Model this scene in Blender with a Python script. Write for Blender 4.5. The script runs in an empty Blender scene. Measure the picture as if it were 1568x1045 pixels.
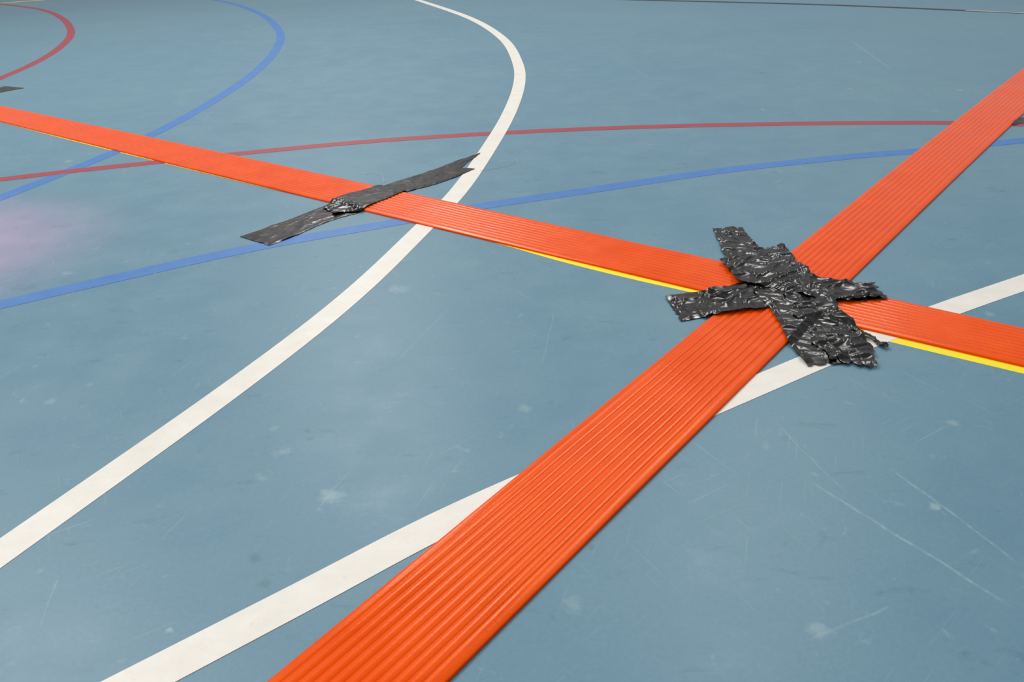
import bpy, math, random
import numpy as np
from mathutils import Matrix, Vector, noise
random.seed(4)
scene=bpy.context.scene
scene.view_settings.view_transform='Standard'
scene.view_settings.look='None'
scene.view_settings.exposure=0.0

# ------------------------------------------------------------------ camera
# survey frame: traced positions are given in a 1568x1045 frame and are
# converted to metres on the (flat) sports-hall floor.
F=1326.0; TH=26.9; RO=-2.37; H=0.60
R=Matrix.Rotation(math.radians(90-TH),3,'X')@Matrix.Rotation(math.radians(RO),3,'Z')
cd=bpy.data.cameras.new('camera'); co=bpy.data.objects.new('camera',cd)
scene.collection.objects.link(co); scene.camera=co
co.matrix_world=Matrix.Translation((0,0,H))@R.to_4x4()
cd.sensor_width=36; cd.lens=36*F/1568; cd.clip_start=0.01; cd.clip_end=200

def G(p,z=0.0):
    d=R@Vector((p[0]-784,-(p[1]-522.5),-F))
    t=-(H-z)/d.z
    return np.array([d.x*t,d.y*t])
def GS(L,z=0.0): return [G(p,z) for p in L]

# ------------------------------------------------------------------ materials
def mat(name):
    m=bpy.data.materials.new(name); m.use_nodes=True
    nt=m.node_tree; b=nt.nodes['Principled BSDF']
    return m,nt,b
def srgb(r,g,b):
    f=lambda c:(c/255/12.92) if c/255<=.04045 else ((c/255+.055)/1.055)**2.4
    return (f(r),f(g),f(b),1)
def noise_n(nt,scale,detail=4,rough=.55,vec=None,typ=None,dist=0):
    n=nt.nodes.new('ShaderNodeTexNoise')
    if typ: n.noise_type=typ
    n.inputs['Scale'].default_value=scale; n.inputs['Detail'].default_value=detail
    n.inputs['Roughness'].default_value=rough; n.inputs['Distortion'].default_value=dist
    if vec is not None: nt.links.new(vec,n.inputs['Vector'])
    return n
def ramp(nt,src,stops):
    r=nt.nodes.new('ShaderNodeValToRGB')
    e=r.color_ramp.elements
    while len(e)<len(stops): e.new(.5)
    for x,(p,c) in zip(e,stops):
        x.position=p; x.color=c if isinstance(c,tuple) else (c,c,c,1)
    nt.links.new(src,r.inputs['Fac']); return r
def mix(nt,fac,a,b,mode='MIX'):
    m=nt.nodes.new('ShaderNodeMix'); m.data_type='RGBA'; m.blend_type=mode
    for s,i in ((fac,0),(a,6),(b,7)):
        if isinstance(s,(int,float)): m.inputs[i].default_value=s
        elif isinstance(s,tuple): m.inputs[i].default_value=s
        else: nt.links.new(s,m.inputs[i])
    return m.outputs[2]
def math_n(nt,op,a,b=None,clamp=False):
    m=nt.nodes.new('ShaderNodeMath'); m.operation=op; m.use_clamp=clamp
    for s,i in ((a,0),(b,1)):
        if s is None: continue
        if isinstance(s,(int,float)): m.inputs[i].default_value=s
        else: nt.links.new(s,m.inputs[i])
    return m.outputs[0]
def mapping(nt,vec,rot=(0,0,0),scale=(1,1,1),loc=(0,0,0)):
    m=nt.nodes.new('ShaderNodeMapping'); nt.links.new(vec,m.inputs['Vector'])
    m.inputs['Rotation'].default_value=rot; m.inputs['Scale'].default_value=scale; m.inputs['Location'].default_value=loc
    return m.outputs[0]

def wear_factor(nt,pos):
    tot=None
    for ang,sc,th in ((1.1,7,.67),(-.75,9,.67),(1.9,8,.67),(2.6,6,.68)):
        # rotate first, then stretch, so streaks run in true directions
        v0=mapping(nt,pos,rot=(0,0,ang))
        v=mapping(nt,v0,scale=(2.2,75,1),loc=(ang*3,ang,0))
        n=noise_n(nt,sc*.5,2,.5,v,dist=.1)
        r=ramp(nt,n.outputs['Fac'],[(th,0.0),(th+.05,1.0)])
        msk=noise_n(nt,2.3+ang*.4,2,.5,mapping(nt,pos,loc=(ang*7,2,0)))
        rm=ramp(nt,msk.outputs['Fac'],[(.46,0.0),(.60,1.0)])
        o=math_n(nt,'MULTIPLY',r.outputs[0],rm.outputs[0])
        tot=o if tot is None else math_n(nt,'MAXIMUM',tot,o)
    return tot

# floor
mf,nt,b=mat('sports_floor_blue')
tc=nt.nodes.new('ShaderNodeNewGeometry'); pos=tc.outputs['Position']
n1=noise_n(nt,1.1,4,.6,pos)
base=ramp(nt,n1.outputs['Fac'],[(.3,srgb(86,130,153)),(.7,srgb(98,138,157))]).outputs[0]
n2=noise_n(nt,9,6,.65,pos)
base=mix(nt,ramp(nt,n2.outputs['Fac'],[(.42,0.0),(.75,.4)]).outputs[0],base,srgb(112,148,163))
n3=noise_n(nt,160,4,.7,pos)
base=mix(nt,ramp(nt,n3.outputs['Fac'],[(.35,.0),(.7,.18)]).outputs[0],base,srgb(130,158,168))
n4=noise_n(nt,34,5,.6,pos,dist=.6)
base=mix(nt,ramp(nt,n4.outputs['Fac'],[(.64,0.0),(.76,.4)]).outputs[0],base,srgb(152,176,182))
n5=noise_n(nt,14,6,.7,mapping(nt,pos,rot=(0,0,.6),scale=(1,2.2,1),loc=(4,1,0)),dist=.4)
base=mix(nt,ramp(nt,n5.outputs['Fac'],[(.60,0.0),(.78,.5)]).outputs[0],base,srgb(62,90,108))
wear=wear_factor(nt,pos)
base=mix(nt,math_n(nt,'MULTIPLY',wear,.2),base,srgb(165,185,190))
sm=[((610,443),.020,.35),((508,760),.016,.55),((432,692),.012,.4),((78,615),.010,.4),((260,965),.004,.9),
    ((805,625),.010,.4),((1430,776),.007,.7),((1515,481),.010,.4),((1255,965),.012,.4),((875,925),.012,.3),((135,590),.006,.3),((1470,138),.012,.5),
    ((1315,95),.012,.4),((105,247),.014,.5),((420,655),.008,.3),((1458,648),.008,.4)]
nz=noise_n(nt,70,4,.7,pos)
def blotch(base,p,rad,st,col):
    g=G(p)
    d=nt.nodes.new('ShaderNodeVectorMath'); d.operation='DISTANCE'
    nt.links.new(pos,d.inputs[0]); d.inputs[1].default_value=(g[0],g[1],0)
    dd=math_n(nt,'ADD',d.outputs['Value'],math_n(nt,'MULTIPLY',math_n(nt,'SUBTRACT',nz.outputs['Fac'],.5),rad*3.0))
    mr=nt.nodes.new('ShaderNodeMapRange'); nt.links.new(dd,mr.inputs[0])
    mr.inputs[1].default_value=rad*.25; mr.inputs[2].default_value=rad*1.1; mr.inputs[3].default_value=st*.7; mr.inputs[4].default_value=0
    return mix(nt,mr.outputs[0],base,col)
for p,rad,st in sm: base=blotch(base,p,rad,st,srgb(170,190,190))
for p,rad,st in (((390,855),.009,.5),((405,893),.008,.4),((470,660),.006,.4),((475,672),.005,.4),((905,838),.006,.4),((1000,520),.006,.3)): base=blotch(base,p,rad,st,srgb(66,88,98))
# a few long drag scratches
def seg_mask(a,b_,wd,st):
    a=G(a);b_=G(b_);L=np.linalg.norm(b_-a);d=(b_-a)/L;n=np.array([-d[1],d[0]])
    def dot(v,o):
        x=nt.nodes.new('ShaderNodeVectorMath'); x.operation='DOT_PRODUCT'; nt.links.new(pos,x.inputs[0]); x.inputs[1].default_value=(v[0],v[1],0)
        return math_n(nt,'SUBTRACT',x.outputs['Value'],float(v@o))
    al=dot(d,(a+b_)/2); ac=dot(n,a)
    wob=math_n(nt,'MULTIPLY',math_n(nt,'SUBTRACT',n2.outputs['Fac'],.5),.012)
    ac=math_n(nt,'ABSOLUTE',math_n(nt,'ADD',ac,wob))
    m1=nt.nodes.new('ShaderNodeMapRange'); nt.links.new(ac,m1.inputs[0]); m1.inputs[1].default_value=wd*.3; m1.inputs[2].default_value=wd; m1.inputs[3].default_value=1; m1.inputs[4].default_value=0
    m2=nt.nodes.new('ShaderNodeMapRange'); nt.links.new(math_n(nt,'ABSOLUTE',al),m2.inputs[0]); m2.inputs[1].default_value=L*.35; m2.inputs[2].default_value=L*.5; m2.inputs[3].default_value=1; m2.inputs[4].default_value=0
    r=ramp(nt,nz.outputs['Fac'],[(.4,.25),(.6,1.0)]).outputs[0]
    return math_n(nt,'MULTIPLY',math_n(nt,'MULTIPLY',m1.outputs[0],m2.outputs[0]),math_n(nt,'MULTIPLY',r,st))
for a_,b_,wd,st in (((1360,715),(1568,870),.0022,.35),((1235,735),(1560,935),.0026,.35),((1370,925),(1230,985),.002,.2),((1180,640),(1300,760),.0015,.2),
                  ((600,560),(690,470),.0012,.25),((470,60),(560,110),.003,.2),((900,60),(1010,130),.003,.2),((1300,60),(1370,110),.004,.3),((1440,20),(1500,45),.004,.3),
                  ((90,880),(60,960),.0015,.25),((640,870),(560,930),.0015,.2),((850,470),(830,560),.0014,.2)):
    base=mix(nt,seg_mask(a_,b_,wd,st),base,srgb(175,195,198))
nt.links.new(base,b.inputs['Base Color'])
rr=ramp(nt,n2.outputs['Fac'],[(.3,.36),(.7,.48)]); nt.links.new(rr.outputs[0],b.inputs['Roughness'])
b.inputs['Specular IOR Level'].default_value=.40
bp=nt.nodes.new('ShaderNodeBump'); bp.inputs['Strength'].default_value=.12; bp.inputs['Distance'].default_value=.001
nt.links.new(n3.outputs['Fac'],bp.inputs['Height']); nt.links.new(bp.outputs[0],b.inputs['Normal'])

def paint(name,c,c2,worn=.5):
    m,nt,b=mat(name)
    pos=nt.nodes.new('ShaderNodeNewGeometry').outputs['Position']
    n=noise_n(nt,22,6,.7,pos)
    col=ramp(nt,n.outputs['Fac'],[(.35,c),(.75,c2)]).outputs[0]
    n=noise_n(nt,120,4,.7,pos)
    col=mix(nt,ramp(nt,n.outputs['Fac'],[(.62,0.0),(.78,worn)]).outputs[0],col,srgb(150,155,155))
    nt.links.new(col,b.inputs['Base Color'])
    b.inputs['Roughness'].default_value=.45
    return m
mw=paint('line_paint_white',srgb(238,234,226),srgb(226,221,210),.35)
mb=paint('line_paint_blue',srgb(52,114,185),srgb(68,126,188))
mr_=paint('line_paint_red',srgb(160,48,60),srgb(148,62,74))
my=paint('line_paint_yellow',srgb(252,236,20),srgb(248,228,35),.1)
mk=paint('seam_dark',srgb(22,26,28),srgb(36,42,44),.2)
mmetal,nt,b=mat('seam_metal'); b.inputs['Base Color'].default_value=srgb(195,198,190); b.inputs['Metallic'].default_value=.2; b.inputs['Roughness'].default_value=.35

# orange rubber
mo,nt,b=mat('orange_rubber')
pos=nt.nodes.new('ShaderNodeNewGeometry').outputs['Position']
n=noise_n(nt,14,5,.6,pos)
c=ramp(nt,n.outputs['Fac'],[(.3,(.84,.074,.0003,1)),(.7,(.93,.094,.0006,1))]).outputs[0]
n=noise_n(nt,60,6,.7,pos,dist=.3)
c=mix(nt,ramp(nt,n.outputs['Fac'],[(.6,0.0),(.8,.3)]).outputs[0],c,(.5,.055,.012,1))
nt.links.new(c,b.inputs['Base Color'])
n2=noise_n(nt,7,4,.6,pos)
nt.links.new(ramp(nt,n2.outputs['Fac'],[(.3,.20),(.7,.34)]).outputs[0],b.inputs['Roughness'])
b.inputs['Specular IOR Level'].default_value=.28
b.inputs['Specular Tint'].default_value=(1,.65,.25,1)
bp=nt.nodes.new('ShaderNodeBump'); bp.inputs['Strength'].default_value=.12; bp.inputs['Distance'].default_value=.001
n=noise_n(nt,220,3,.6,pos); nt.links.new(n.outputs['Fac'],bp.inputs['Height']); nt.links.new(bp.outputs[0],b.inputs['Normal'])

def tape_mat(name,col,rough,bs,dist,sc,spec,fine=0.0):
    m,nt,b=mat(name)
    pos=nt.nodes.new('ShaderNodeNewGeometry').outputs['Position']
    oi=nt.nodes.new('ShaderNodeObjectInfo')
    ad=nt.nodes.new('ShaderNodeVectorMath'); ad.operation='ADD'
    nt.links.new(pos,ad.inputs[0]); nt.links.new(oi.outputs['Random'],ad.inputs[1])
    p=ad.outputs[0]
    n=noise_n(nt,sc,1,.4,mapping(nt,p,rot=(0,0,.5),scale=(1,2.2,1)),dist=.8)
    v=n.outputs['Fac']
    if fine:
        nb=noise_n(nt,sc*5,2,.5,p); v=math_n(nt,'ADD',v,math_n(nt,'MULTIPLY',nb.outputs['Fac'],fine))
    bp=nt.nodes.new('ShaderNodeBump'); bp.inputs['Strength'].default_value=bs; bp.inputs['Distance'].default_value=dist
    nt.links.new(v,bp.inputs['Height']); nt.links.new(bp.outputs[0],b.inputs['Normal'])
    nc=noise_n(nt,30,4,.6,p)
    nt.links.new(ramp(nt,nc.outputs['Fac'],[(.4,col),(.8,tuple(min(1,x*1.6) for x in col[:3])+(1,))]).outputs[0],b.inputs['Base Color'])
    nr=noise_n(nt,40,3,.6,p)
    nt.links.new(ramp(nt,nr.outputs['Fac'],[(.3,rough*.75),(.7,rough*1.3)]).outputs[0],b.inputs['Roughness'])
    b.inputs['Specular IOR Level'].default_value=spec
    return m
mt=tape_mat('black_tape_crumpled',srgb(12,11,10),.23,.25,.003,40,.45)
mt2=tape_mat('black_tape_flat',srgb(24,20,18),.30,.4,.002,45,.42,.05)

# ------------------------------------------------------------------ helpers
def catmull(P,n=12):
    P=[np.array(p,float) for p in P]
    Q=[2*P[0]-P[1]]+P+[2*P[-1]-P[-2]]
    out=[]
    for i in range(1,len(Q)-2):
        a,b_,c,d=Q[i-1:i+3]
        for k in range(n):
            t=k/n
            out.append(.5*((2*b_)+(-a+c)*t+(2*a-5*b_+4*c-d)*t*t+(-a+3*b_-3*c+d)*t**3))
    out.append(P[-1]); return out
def smooth(P,it):
    P=[p.copy() for p in P]
    for _ in range(it):
        P=[P[0]]+[(P[i-1]+2*P[i]+P[i+1])/4 for i in range(1,len(P)-1)]+[P[-1]]
    return P
def resample(P,N):
    P=np.array(P); d=np.r_[0,np.cumsum(np.linalg.norm(np.diff(P,axis=0),axis=1))]
    s=np.linspace(0,d[-1],N)
    return np.c_[np.interp(s,d,P[:,0]),np.interp(s,d,P[:,1])]
def mesh_obj(name,verts,faces,m,smooth_=True,parent=None):
    me=bpy.data.meshes.new(name); me.from_pydata([tuple(map(float,v)) for v in verts],[],faces)
    me.materials.append(m)
    if smooth_:
        for p in me.polygons: p.use_smooth=True
    me.update()
    o=bpy.data.objects.new(name,me); scene.collection.objects.link(o)
    if parent: o.parent=parent
    return o
def grid_faces(nr,nc):
    return [(r*nc+c,r*nc+c+1,(r+1)*nc+c+1,(r+1)*nc+c) for r in range(nr-1) for c in range(nc-1)]
LW=.073*H
lines=bpy.data.objects.new('court_line_markings',None); scene.collection.objects.link(lines)
def line(name,px,m,z,w=LW,e0=0,e1=0,sm=0,off=-.5,parent=lines):
    P=GS(px)
    if e0: P=[P[0]+(P[0]-P[1])/np.linalg.norm(P[0]-P[1])*e0]+P
    if e1: P=P+[P[-1]+(P[-1]-P[-2])/np.linalg.norm(P[-1]-P[-2])*e1]
    C=resample(catmull(P),160)
    if sm: C=np.array(smooth(list(C),sm))
    T=np.gradient(C,axis=0); T/=np.linalg.norm(T,axis=1)[:,None]; N=np.c_[-T[:,1],T[:,0]]
    V=[]
    for c_,n_ in zip(C,N):
        for s,zz in ((off,0.0),(off,z),(off+1,z),(off+1,0.0)): V.append((*(c_+n_*w*s),zz))
    return mesh_obj(name,V,grid_faces(len(C),4),m,False,parent)

# ------------------------------------------------------------------ floor
S=14
mesh_obj('floor',[(-S,-3,0),(S,-3,0),(S,22,0),(-S,22,0)],[(0,1,2,3)],mf,False)

# ------------------------------------------------------------------ painted court lines
WA=[(640,0),(718,27),(770,59),(793,97),(795,130),(779,175),(751,223),(700,297),(640,356),(580,417),(495,491),(375,582),(275,655),(150,742),(0,848)]
line('white_arc',WA,mw,.0006,e0=.5,e1=.4,sm=10)
WB=[(212,1045),(470,911),(745,770),(1178,583),(1300,532),(1450,474),(1568,433)]
line('white_line',WB,mw,.0006,e0=.4,e1=.6,sm=10)
BC=[(0,303),(60,280),(120,256),(180,231),(240,203),(330,153),(395,107),(425,72),(428,48),(400,22),(350,4),(290,-6)]
line('blue_arc',BC,mb,.0004,e0=.5,e1=.3,sm=8)
RL=[(0,275),(60,268),(120,261),(245,248),(350,237),(560,217),(780,203),(1000,194),(1250,189),(1450,188),(1568,191)]
line('red_line',RL,mr_,.0005,e0=.5,e1=.7,sm=10)
BLn=[(0,467),(200,421),(400,377),(610,340),(730,317),(900,292),(1100,262),(1300,240),(1400,232),(1540,218),(1568,215)]
line('blue_line',BLn,mb,.0004,e0=.5,e1=.7,sm=8)
RC=[(0,120),(50,98),(90,74),(109,50),(95,28),(60,14),(0,6)]
line('red_arc',RC,mr_,.0005,e0=.3,e1=.5,sm=8)
line('yellow_far_line',[(0,5),(90,-2)],my,.0005,e0=1,e1=.5)
line('yellow_line',[(0,187),(120,218),(245,248.6),(400,286),(560,323),(700,356.5),(780,378),(860,401),(960,426),(1080,453.5),(1330,516),(1568,573)],my,.0003,w=.035,e0=.6,e1=.3,off=0)
line('floor_seam',[(940,-1),(1250,7),(1568,20)],mk,.0008,w=.052,e0=2,e1=1,parent=None)
line('seam_cover_strip',[(1478,16),(1568,20)],mmetal,.0014,w=.025,e0=0,e1=.2)

# ------------------------------------------------------------------ orange ribbed strips
T0=.0050
class Strip:
    def __init__(s,L,Rr,deg=2,zl=0,zr=0):
        l=np.array(GS(L,zl)); r=np.array(GS(Rr,zr))
        s.o=r.mean(0); d=r[-1]-r[0]; s.d=d/np.linalg.norm(d); s.n=np.array([-s.d[1],s.d[0]])
        def fit(q):
            a=(q-s.o)@s.d; b_=(q-s.o)@s.n
            return np.polyfit(a,b_,deg),a.min(),a.max()
        s.pl,l0,l1=fit(l); s.pr,r0,r1=fit(r); s.s0=min(l0,r0); s.s1=max(l1,r1)
    def lat(s,p,a):
        ac=min(max(a,s.s0),s.s1); k=np.polyval(np.polyder(p),ac)
        return np.polyval(p,ac)+k*(a-ac)
    def pt(s,a,u):
        x=s.lat(s.pl,a)*(1-u)+s.lat(s.pr,a)*u
        return s.o+s.d*a+s.n*x
    def inside(s,p):
        a=(p-s.o)@s.d; x=(p-s.o)@s.n
        return min(s.lat(s.pl,a)-x, x-s.lat(s.pr,a))
AL=[(415,1045),(620,875),(815,712),(960,594),(1090,488),(1215,385),(1390,244),(1568,105)]
AR=[(690,1045),(910,822),(1120,610),(1200,525),(1310,428),(1440,297),(1568,174)]
BU=[(0,162),(230,208),(350,235),(500,268),(720,315),(900,355),(1100,401),(1290,443),(1420,469),(1568,497)]
BL=[(0,188),(120,216),(245,246),(480,306),(660,349),(860,398),(1060,444),(1310,503),(1440,532),(1568,562)]
A=Strip(AL,AR); B=Strip(BU,BL,zl=T0)
NR=9; us=[0,0,.006,.014,.03,.05,.07,.09]
lo,hi=.10,.885
us2=[lo+(hi-lo)*k/(NR*12) for k in range(NR*12+1)]
us3=[.90,.92,.94,.96,.98,.99,.995,1,1]
US=us+us2+us3
def prof(i,u):
    if i==0 or i==len(US)-1: return 0.0
    if i==1 or i==len(US)-2: return T0*.55
    if u<lo:
        return T0*(.60+.40*min(1,u/.025)**.5)
    if u>hi:
        e=1-u
        return T0*(.55+.45*min(1,e/.06)**.6)
    v=(u-lo)/(hi-lo)*NR
    return T0-.0009+.0015*abs(math.sin(math.pi*v))**.5
def strip_mesh(name,st,a0f,a1f,rows,parent=None):
    V=[]
    for k in range(rows):
        t=k/(rows-1)
        for i,u in enumerate(US):
            a=a0f(u)*(1-t)+a1f(u)*t
            p=st.pt(a,u)
            w=.0008*noise.noise(Vector((a*9,u*1.5,3)))
            z=prof(i,u)
            V.append((p[0],p[1],z+(w+.0003 if z>0.001 else 0)))
    return mesh_obj(name,V,grid_faces(rows,len(US)),mo,True,parent)
strip_mesh('orange_rubber_floor_strip',A,lambda u:A.s0-.45,lambda u:A.s1+1.5,320)
e=bpy.data.objects.new('orange_rubber_floor_strip',None); scene.collection.objects.link(e)
def cut(u,side):
    aa=np.linspace(B.s0,B.s1,1500)
    idx=[i for i,a in enumerate(aa) if A.inside(B.pt(a,u))>-.0012]
    return aa[idx[0]] if side==0 else aa[idx[-1]]
def cutf(side):
    c0,c1=cut(0,side),cut(1,side)
    return lambda u:c0*(1-u)+c1*u
strip_mesh('strip_section_west',B,lambda u:B.s0-.8,cutf(0),260,e)
strip_mesh('strip_section_east',B,cutf(1),lambda u:B.s1+.5,100,e)

# ------------------------------------------------------------------ tape
def sstep(x,a,b_):
    t=min(1,max(0,(x-a)/(b_-a))); return t*t*(3-2*t)
def base(p):
    h=max(sstep(A.inside(p),-.012,.001),sstep(B.inside(p),-.012,.001))
    return (T0+.0014)*h
def GT(p):
    z=0
    for _ in range(3):
        g=G(p,z); z=base(g)
    return g
def wr(p,amp,fr,ang):
    ca,sa=math.cos(ang),math.sin(ang)
    x=(p[0]*ca+p[1]*sa)*.5; y=(-p[0]*sa+p[1]*ca)
    v=Vector((x*fr,y*fr,.3))
    v=v+Vector((noise.noise(v*.7),noise.noise(v*.7+Vector((9,0,0))),0))*1.0
    d=noise.voronoi(v)[0]
    a=1-min(1,(d[1]-d[0])*1.4)
    f=1-abs(noise.noise(v*.8+Vector((0,5,2))))*2.4
    c=noise.noise(v*.4+Vector((0,0,4)))
    return amp*(a**2.2*.36+max(0,f)**3*.40+.6*max(0,c)+.12)
def tape(name,L,Rr,layer,amp,fr,m,parent=None,notch=None,jag=.004,rows=210,cols=70,own=0.0,ang=0.5,lift=0.0,rag=.0016,gap=.0008):
    l=resample(catmull([GT(p) for p in L],10),rows); r=resample(catmull([GT(p) for p in Rr],10),rows)
    V=[]
    ln=np.linalg.norm(l[-1]-l[0])
    for k in range(rows):
        for c in range(cols):
            u=c/(cols-1); t=k/(rows-1)
            j0=jag*noise.noise(Vector((u*7,layer*3.1,1)))*2/ln+jag*noise.noise(Vector((u*23,layer*3.1,5)))/ln
            j1=jag*noise.noise(Vector((u*7,layer*3.1,9)))*2/ln+jag*noise.noise(Vector((u*23,layer*3.1,14)))/ln
            if notch: j1-= notch[0]*max(0,1-abs(u-notch[1])/notch[2])
            tt=(max(0,j0))+ (1+min(0,j1)-max(0,j0))*t
            x=tt*(rows-1); i=min(int(x),rows-2); f=x-i
            le=l[i]*(1-f)+l[i+1]*f; ri=r[i]*(1-f)+r[i+1]*f
            sd=rag*(noise.noise(Vector((t*12,(u>.5)*7,layer*5)))+.5*noise.noise(Vector((t*37,(u>.5)*7,layer*5))))*2*(abs(u-.5)*2)**3
            p=le*(1-u)+ri*u; dd=(ri-le); dd/=max(1e-6,np.linalg.norm(dd)); p=p+dd*sd
            q=p+np.array([own,own*.7])*layer
            ed=min(u,1-u,t*1.5,(1-t)*1.5)
            edge=min(1,.3+ed*8)
            lf=lift*max(0,noise.noise(Vector((p[0]*28,p[1]*28,layer*2+8))))*max(0,1-ed*6)
            z=base(p)+.0009+layer*gap+wr(q,amp,fr,ang)*edge+lf
            V.append((p[0],p[1],z))
    o=mesh_obj(name,V,grid_faces(rows,cols),m,True,parent)
    return o
X=bpy.data.objects.new('crumpled_black_tape_cross',None); scene.collection.objects.link(X)
A_=.0070; FR=42
tape('tape_west_east',[(1018,456),(1045,451),(1080,450),(1097,442),(1140,434),(1190,428),(1245,430),(1300,433),(1338,434)],
     [(1042,493),(1075,488),(1100,482),(1130,479),(1165,474),(1200,470),(1250,466),(1305,462),(1360,458)],0,A_*.8,FR,mt,X,notch=(.03,.45,.4),lift=.009,rag=.003,ang=1.3,gap=.0015)
tape('tape_north_south',[(1090,352),(1102,376),(1118,404),(1150,445),(1178,474),(1203,515),(1236,563)],
     [(1138,350),(1152,372),(1172,392),(1215,430),(1245,462),(1275,505),(1300,558)],1,A_*.8,FR,mt,X,lift=.008,rag=.003,ang=-.4,jag=.006,own=.05,gap=.0015)
tape('tape_diagonal',[(1152,386),(1165,405),(1190,440),(1215,480),(1240,520),(1268,556)],
     [(1196,380),(1217,400),(1247,432),(1285,474),(1320,516),(1343,568)],2,A_,FR,mt,X,own=.03,lift=.010,rag=.005,ang=.2,jag=.009,gap=.0015)
tape('tape_upper',[(1101,402),(1140,397),(1185,400),(1235,424),(1290,434),(1340,437)],
     [(1122,430),(1150,440),(1200,450),(1250,462),(1300,463),(1352,458)],3,A_,FR,mt,X,own=.04,lift=.010,rag=.005,ang=.6,jag=.008,gap=.0015)
# narrow torn, curled shred at the south-east edge
tape('torn_shred',[(1304,506),(1318,511),(1332,516),(1346,525),(1361,533)],
     [(1302,511),(1316,517),(1330,521),(1344,531),(1359,537)],2,.006,70,mt,X,lift=.008,rag=.001,jag=.002,rows=60,cols=14)

tape('black_tape',[(367,363),(430,342),(495,317),(527,299),(570,287),(612,277),(660,262),(700,247),(736,235)],
     [(412,377),(452,362),(500,341),(552,325),(590,305),(632,292),(670,282),(705,269),(730,258)],0,.0020,26,mt2,jag=.003,notch=(.10,.55,.5),lift=.003,ang=1.2)
tape('black_tape',[(-60,140),(-10,136),(8,132)],[(-60,152),(0,142),(38,135)],0,.0008,40,mt2,rows=40,jag=.002)
tape('black_tape',[(1549,190),(1562,181),(1600,172)],[(1553,191),(1575,188),(1610,186)],0,.0012,50,mt2,rows=40,jag=.002)
tape('black_tape',[(494,321),(510,312),(532,309),(556,314)],[(512,331),(528,328),(542,327),(556,325)],3,.006,45,mt,rows=60,cols=40,jag=.006,lift=.006)

# ------------------------------------------------------------------ hairs / threads
mh,nt,b=mat('thread_pale'); b.inputs['Base Color'].default_value=srgb(200,205,205); b.inputs['Roughness'].default_value=.6
def thread(pts):
    c=bpy.data.curves.new('loose_thread','CURVE'); c.dimensions='3D'; c.bevel_depth=.0004
    s=c.splines.new('NURBS'); s.points.add(len(pts)-1)
    for q,p in zip(s.points,pts):
        g=G(p); q.co=(g[0],g[1],.0008,1)
    s.use_endpoint_u=True; s.order_u=4; c.materials.append(mh)
    o=bpy.data.objects.new('loose_thread',c); scene.collection.objects.link(o)
thread([(735,262),(760,258),(785,254),(793,246),(788,243),(784,250)])
thread([(560,268),(575,262),(590,268),(588,280)])

# ------------------------------------------------------------------ light
w=bpy.data.worlds.new('hall_ambient'); scene.world=w; w.use_nodes=True
bg=w.node_tree.nodes['Background']; bg.inputs[0].default_value=(.97,.98,1,1); bg.inputs[1].default_value=.39
def area(name,loc,sx,sy,P,tgt=None,col=(1,.975,.94)):
    l=bpy.data.lights.new(name,'AREA'); l.shape='RECTANGLE'; l.size=sx; l.size_y=sy; l.energy=P; l.color=col
    o=bpy.data.objects.new(name,l); o.location=loc; scene.collection.objects.link(o)
    if tgt is not None:
        o.rotation_euler=(Vector(tgt)-Vector(loc)).to_track_quat('-Z','Y').to_euler()
    return o
area('ceiling_lamp',(-3.2,4.0,5),.7,2.2,165,(0,1.5,0))
area('ceiling_lamp',(-1.6,8.5,5.5),.9,2.4,115,(0,1.5,0))
area('ceiling_lamp',(1.8,5.5,5),.7,2.2,85,(.5,1.5,0))
area('ceiling_lamp',(-2.5,-.5,5),.7,2.2,60,(0,1.5,0))
g=G((-170,390))  # unseen red spot, added to give the floor its pink glow at left
l=bpy.data.lights.new('added_red_glow_spot','SPOT'); l.energy=115; l.color=(1,.12,.2); l.spot_size=math.radians(46); l.spot_blend=1; l.shadow_soft_size=.05
o=bpy.data.objects.new('added_red_glow_spot',l); o.location=(g[0]-.3,g[1],1.0); scene.collection.objects.link(o)
o.rotation_euler=(Vector((g[0],g[1],0))-o.location).to_track_quat('-Z','Y').to_euler()
